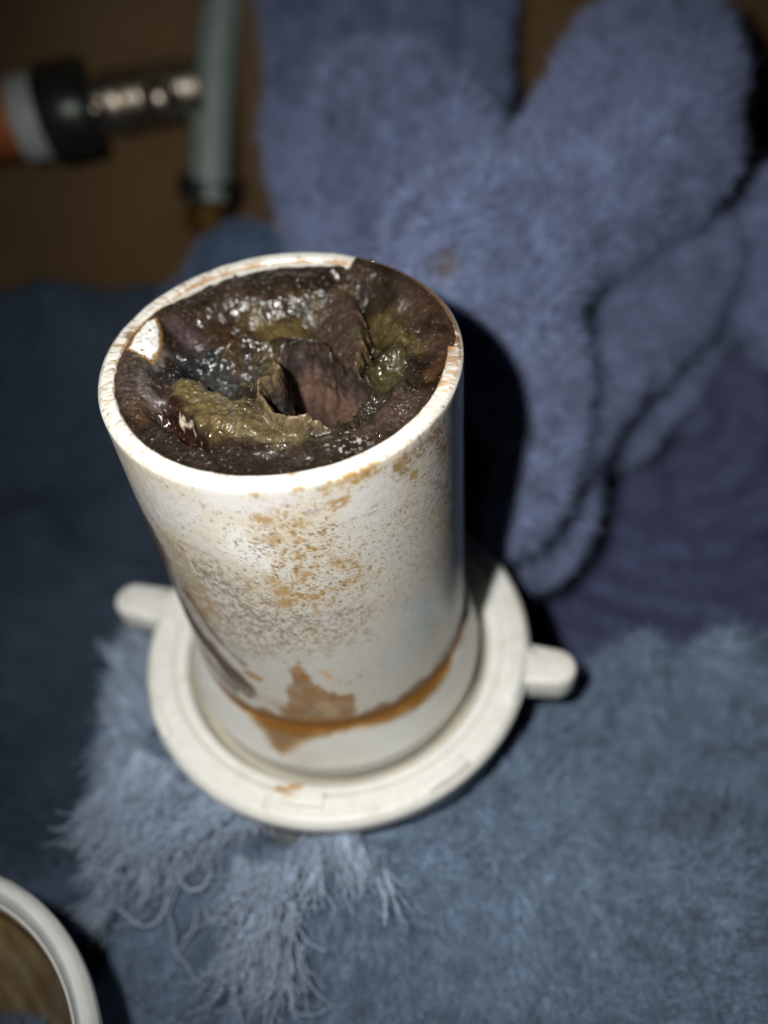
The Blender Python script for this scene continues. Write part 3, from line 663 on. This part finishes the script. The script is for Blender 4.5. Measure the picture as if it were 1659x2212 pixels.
# heightfield cloths
def sheet(x0, x1, y0, y1, step, zf):
    xs = np.arange(x0, x1, step); ys = np.arange(y0, y1, step); X, Y = np.meshgrid(xs, ys); P = np.stack([X.ravel(), Y.ravel()], 1); z = zf(P)
    V = np.c_[P, z]; F = grid_faces(len(xs), len(ys)); n = len(V)
    # hem turned under so that the cloth has a thickness
    nx, ny = len(xs), len(ys); b = np.concatenate([np.arange(nx), np.arange(1, ny)*nx+nx-1, (ny-1)*nx+np.arange(nx-2, -1, -1), np.arange(ny-2, 0, -1)*nx])
    V2 = V[b]-[0, 0, 3]; m = len(b); i = np.arange(m); j = (i+1) % m
    return np.concatenate([V, V2]), np.concatenate([F, np.stack([b[j], b[i], n+i, n+j], 1)])
def z_low(P):   # height of the front towel
    P3 = np.c_[P, P[:, 0]*0]; R = np.hypot(P[:, 0], P[:, 1])
    z = -73+2.6*fbm(P3, .045, 3, 500)+1.0*fbm(P3, .16, 3, 501)+.5*fbm(P3, .5, 3, 502)
    z = z+4.0*sst(P[:, 0], 5, 60)*sst(-P[:, 1], 10, 60)
    fr = sst(-P[:, 1], 4, 18)
    z = z-3.2*np.cos((P[:, 0]*.5+P[:, 1])*.13+2*fbm(P3, .02, 2, 505))
    z = z+2.5*sst(R, 27.5, 34)-7*(1-sst(R, 27.0, 33))*(1-fr)+fr*7.5*(1-sst(R, 28, 46))
    g = onz(612, 1848, -72); z = z-16*np.exp(-(((P[:, 0]-g[0])/4.2)**2+((P[:, 1]-g[1])/3.0)**2))
    for X, Y, dz, r in ((430, 1960, -7, 4.0), (690, 2050, -4, 2.0), (660, 2130, -4, 2.0), (480, 1700, 3, 5), (800, 1950, 2, 6), (1370, 1475, 11, 4.0), (1545, 1465, 11, 4.2), (1250, 1520, 2, 5)):
        g = onz(X, Y, -72); z = z+dz*np.exp(-((P[:, 0]-g[0])**2+(P[:, 1]-g[1])**2)/r**2)
    wv = fbm(P3, .12, 3, 510)
    lx = -39+3*wv-.10*P[:, 1]; z = z-60*sst(lx-P[:, 0], -1.5, 10)*sst(P[:, 1], -45, -20)
    by_ = -4+2.5*wv+.0*P[:, 0]; z = z-40*sst(P[:, 1]-by_, -2, 9)*sst(P[:, 0], 20, 30)
    z = z-40*sst(P[:, 1], 12, 26)
    return z
V, F = sheet(-62, 100, -92, 34, .8, z_low)
def cut(cen): return (np.hypot(cen[:, 0], cen[:, 1]) > 28.5)
low = towel('grey_blue_towel', 'grey blue fluffy towel spread in front of the slip nut, frayed at its left edge', V, F, np.zeros((0, 3), int), BLU, 260000, 2.6, .16, .55, .4, (0, -.15, 0), cut, seed=3)

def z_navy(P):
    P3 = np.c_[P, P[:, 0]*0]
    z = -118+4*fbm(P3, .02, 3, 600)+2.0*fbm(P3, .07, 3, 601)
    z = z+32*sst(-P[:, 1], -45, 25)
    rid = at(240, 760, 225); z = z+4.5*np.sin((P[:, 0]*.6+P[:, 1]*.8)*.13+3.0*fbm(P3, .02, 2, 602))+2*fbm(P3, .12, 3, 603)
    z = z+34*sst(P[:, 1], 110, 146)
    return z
V, F = sheet(-190, 40, -100, 148, 1.3, z_navy)
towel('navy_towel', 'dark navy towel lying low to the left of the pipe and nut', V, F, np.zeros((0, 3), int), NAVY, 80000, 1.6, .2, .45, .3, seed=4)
chN = [ch((470, 580, 205, 7), (530, 560, 200, 9), (600, 590, 196, 9), (650, 650, 190, 9)), ch((420, 680, 205, 9), (520, 720, 195, 11), (640, 800, 190, 10)), ch((470, 800, 210, 12), (520, 950, 210, 14), (560, 1150, 205, 14))]
V, Fq, Ft = blob_mesh(chN, 1.6, 8)
towel('blue_cloth', 'small blue rolled cloth showing behind the left of the pipe rim, below the clear tube', V, Fq, Ft, np.array([.125, .19, .31]), 16000, 1.4, .18, seed=5)

# frayed threads along the lower towel's left edge
def threads(specs, wid, base):
    Vv = []; Qq = []; cols = []; n0 = 0; tri = np.array([0, 2.094, 4.188])
    for P0, D0, L, cur, tint in specs:
        n = max(6, int(L/1.1)); P = np.array(P0, float); D = np.array(D0, float); ph = random.random()*6.28; tw = random.uniform(-cur, cur); pts = []
        f1, f2 = random.uniform(.5, 1.4), random.uniform(.5, 1.5)
        for k in range(n):
            pts.append(P.copy()); step = L/n
            a = tw*step*.30+.28*cur*math.sin(ph+k*step*f1); ca, sa = math.cos(a), math.sin(a)
            D = np.array([D[0]*ca-D[1]*sa, D[0]*sa+D[1]*ca, D[2]*.93+.12*math.sin(ph*2+k*step*f2)]); P = P+D*step
        pts = np.array(pts); T = np.gradient(pts, axis=0); T /= np.linalg.norm(T, axis=1)[:, None]+1e-9
        A = np.cross(T, [0, 0, 1.]); A /= np.linalg.norm(A, axis=1)[:, None]+1e-9; B = np.cross(A, T); w_ = wid*random.uniform(.6, 1.3)*(1-.5*np.linspace(0, 1, n)**2)
        ring = np.stack([pts+(A*math.cos(t)+B*math.sin(t))*w_[:, None] for t in tri], 1).reshape(-1, 3); Vv.append(ring)
        Qq.append(grid_faces(3, n, True)+n0); n0 += len(ring); cols.append(np.tile(np.minimum(base*tint*random.uniform(.8, 1.2), .8), (len(ring), 1)))
    return np.concatenate(Vv), np.concatenate(Qq), np.concatenate(cols)
specs = []
edge = [(250, 1340), (255, 1450), (250, 1560), (240, 1660), (235, 1760), (215, 1850), (250, 1950), (330, 2050)]
def zt(x, y): return float(z_low(np.array([[x, y]]))[0])
def cluster(n, X0, X1, Y0, Y1, hgt, ang, L0, L1, cur):
    for _ in range(n):
        X = random.uniform(X0, X1); Y = random.uniform(Y0, Y1)
        if 560 < X < 680 and 1790 < Y < 1880: continue
        if 410 < X < 540 and 1860 < Y < 1990: continue
        P = onz(X, Y, -71)
        zz = max(zt(P[0], P[1]), -78); f = vnoise(np.array([[P[0]*.10, P[1]*.10, 0.]]), 9)[0]
        a = math.radians(random.gauss(ang, 12)+55*f); L = random.uniform(L0, L1); h = random.uniform(.3, hgt); el = random.uniform(.0, .3); tint = random.uniform(.7, 1.2)
        k = random.randint(14, 34)
        for _ in range(k):               # one limp matted lock
            g = a+random.gauss(0, .13)
            specs.append(((P[0]+random.gauss(0, .55), P[1]+random.gauss(0, .55), zz+h+random.uniform(-.5, .5)), (math.cos(g), math.sin(g), el+random.gauss(0, .05)), L*random.uniform(.5, 1.15), cur*random.uniform(.2, 1), tint))
cluster(16, 255, 320, 1360, 1500, 3, 115, 4, 8, .5)
cluster(26, 250, 340, 1480, 1640, 3, 105, 4, 9, .6)
cluster(66, 230, 430, 1620, 1830, 4, 235, 5, 11, .5)
cluster(66, 300, 620, 1720, 1900, 4, 242, 5, 12, .5)
cluster(14, 200, 400, 1850, 1930, 2.5, 235, 4, 9, .5)
cluster(40, 510, 660, 1880, 2060, 4, 262, 6, 13, .6)
cluster(26, 640, 860, 1830, 1960, 3, 275, 4, 9, .5)
V, F, c = threads(specs, .11, np.array([.43, .53, .68]))
fm = raw_mesh('frayed_threads', V, F); color_attr(fm, c); child('frayed_threads', fm, m_fib, low, 'stuff')
specs = []
for _ in range(16):
    P = onz(random.uniform(330, 640), random.uniform(1760, 1980), -69); g = random.uniform(3.2, 5.4)
    specs.append(((P[0], P[1], max(zt(P[0], P[1]), -76)+3), (math.cos(g), math.sin(g), .2), random.uniform(9, 18), 1.3, 1.0))
V, F, c = threads(specs, .17, np.array([.48, .57, .70])); fm = raw_mesh('loose_threads', V, F); color_attr(fm, c); child('loose_threads', fm, m_fib, low, 'stuff')

# ------------------------------------------------------------------ plumbing behind
m_tube = mat('milky_tube', col=(.27, .34, .31), rough=.4, sss=.1, noise=(.05, .08, 3))
m_chrome = mat('chrome', col=(.62, .54, .44), rough=.38, metal=1, noise=(.3, .3, 4), bump=[(.6, .1)])
m_dark = mat('dark_nickel', col=(.06, .07, .06), rough=.35, metal=.6, noise=(.3, .3, 4))
m_brass = mat('old_brass', col=(.22, .12, .03), rough=.4, metal=.7, noise=(.3, .3, 4), bump=[(.8, .1)])
m_copper = mat('copper', col=(.55, .16, .05), rough=.5, metal=.1, noise=(.2, .3, 4))
m_white = mat('white_ring', col=(.55, .60, .58), rough=.4)
def tube_mesh(pts, r, n=32, cap=True):
    pts = np.array(pts); T = np.gradient(pts, axis=0); T /= np.linalg.norm(T, axis=1)[:, None]; A = np.cross(T, [0, 1., .1]); A /= np.linalg.norm(A, axis=1)[:, None]; B = np.cross(T, A)
    rr = np.broadcast_to(np.asarray(r, float), (len(pts),)); t = np.linspace(0, 2*np.pi, n, endpoint=False)
    V = np.concatenate([p+(np.cos(t)[:, None]*a+np.sin(t)[:, None]*b)*q for p, a, b, q in zip(pts, A, B, rr)]); F = grid_faces(n, len(pts), True)
    return V, F
def closed_lathe_between(a, b, prof, n=32):
    v, f = lathe(prof, n, M4=frame_to(a, b)); return v, f
td = 214
sp = [at(495, -150, td-12), at(482, 0, td-8), at(468, 120, td-4), at(460, 250, td), at(455, 400, td+4), at(452, 440, td+5)]
st = empty('supply_tube', 'milky grey green plastic tube running up from a brass fitting, beside the bunched towel', 'tube', tuple(sp[-1]))
from mathutils.geometry import interpolate_bezier
pts = []
for i in range(len(sp)-1):
    for t in np.linspace(0, 1, 8, endpoint=False): pts.append(mix(sp[i], sp[i+1], t))
V, F = tube_mesh(pts, 5.1); child('hose', raw_mesh('hose', V, F), m_tube, st)
a = at(452, 372, td+4); b = at(450, 500, td+12); L = float(np.linalg.norm(b-a))
hexr = [(5.3, 0), (7.2, .3), (7.6, 1.2), (7.6, 5.0), (6.6, 5.6), (5.4, 6.0), (5.4, L), (0.1, L)]
V, F = lathe([(4.9, .6), (7.6, .8), (8.0, 1.6), (8.0, 5.2), (7.5, 6.0), (5.2, 6.2)], 6, M4=frame_to(a, b)); child('hex_nut', raw_mesh('hex_nut', V, F, False), m_dark, st)
V, F = lathe(round_prof([(4.6, 4), (5.8, 6.2), (5.8, L*.9), (5.0, L), (.1, L+.1)], .4), 32, M4=frame_to(a, b)); child('brass_body', raw_mesh('brass_body', V, F), m_brass, st)
# shutoff valve on the left
vd = 208
val = empty('shutoff_valve', 'dark metal shutoff valve with white ring and copper stub, at upper left', 'valve', tuple(at(200, 230, vd)))
A = at(-120, 290, vd-2); B = at(430, 185, vd+2)
ax = (B-A)/np.linalg.norm(B-A)
def seg(X0, X1, prof_fn, m, name, n=36, smooth=True):
    a = A+(B-A)*((X0+120)/550); b = A+(B-A)*((X1+120)/550); L = float(np.linalg.norm(b-a)); V, F = lathe(prof_fn(L), n, M4=frame_to(a, b)); return child(name, raw_mesh(name, V, F, smooth), m, val)
seg(-120, 42, lambda L: [(8.2, 0), (8.2, L)], m_copper, 'copper_stub')
seg(36, 92, lambda L: round_prof([(7.5, 0), (9.6, 0), (9.9, L), (7.0, L)], .8), m_white, 'white_ring')
seg(92, 208, lambda L: [(7, 0), (10.6, .2), (11.2, 1.2), (11.2, L-2.4), (10.2, L-.6), (6, L)], m_dark, 'compression_nut', 6, False)
seg(196, 275, lambda L: round_prof([(6.0, 0), (6.6, .6), (6.2, L*.4), (7.4, L*.5), (7.4, L*.8), (5, L)], .4), m_chrome, 'valve_stem')
seg(262, 430, lambda L: round_prof([(5.0, 0), (7.2, .4)]+[q for k in range(6) for q in ((7.4, 1+k*2.6), (7.4, 2.2+k*2.6), (6.4, 2.5+k*2.6), (6.4, 3.3+k*2.6))]+[(6.8, L)], .25), m_chrome, 'valve_body')
pb = at(345, 212, vd-7); v = SV*4.2+pb; child('polished_cap', raw_mesh('polished_cap', v, SF), m_chrome, val)
pb = at(205, 235, vd-6); v = SV*2.0+pb; child('screw_head', raw_mesh('screw_head', v, SF), m_chrome, val)
# brass piece behind the towel's foot
V, F = lathe(round_prof([(.1, 0), (4.2, 0), (4.5, 1), (4.5, 9), (3.4, 10), (.1, 10.1)], .5), 6, M4=frame_to(at(585, 490, 214), at(660, 500, 216)))
tag(link('brass_plug', raw_mesh('brass_plug', V, F, False), m_brass), 'small dull brass plug in the dark gap between the tube foot and the lavender towel', 'brass fitting')
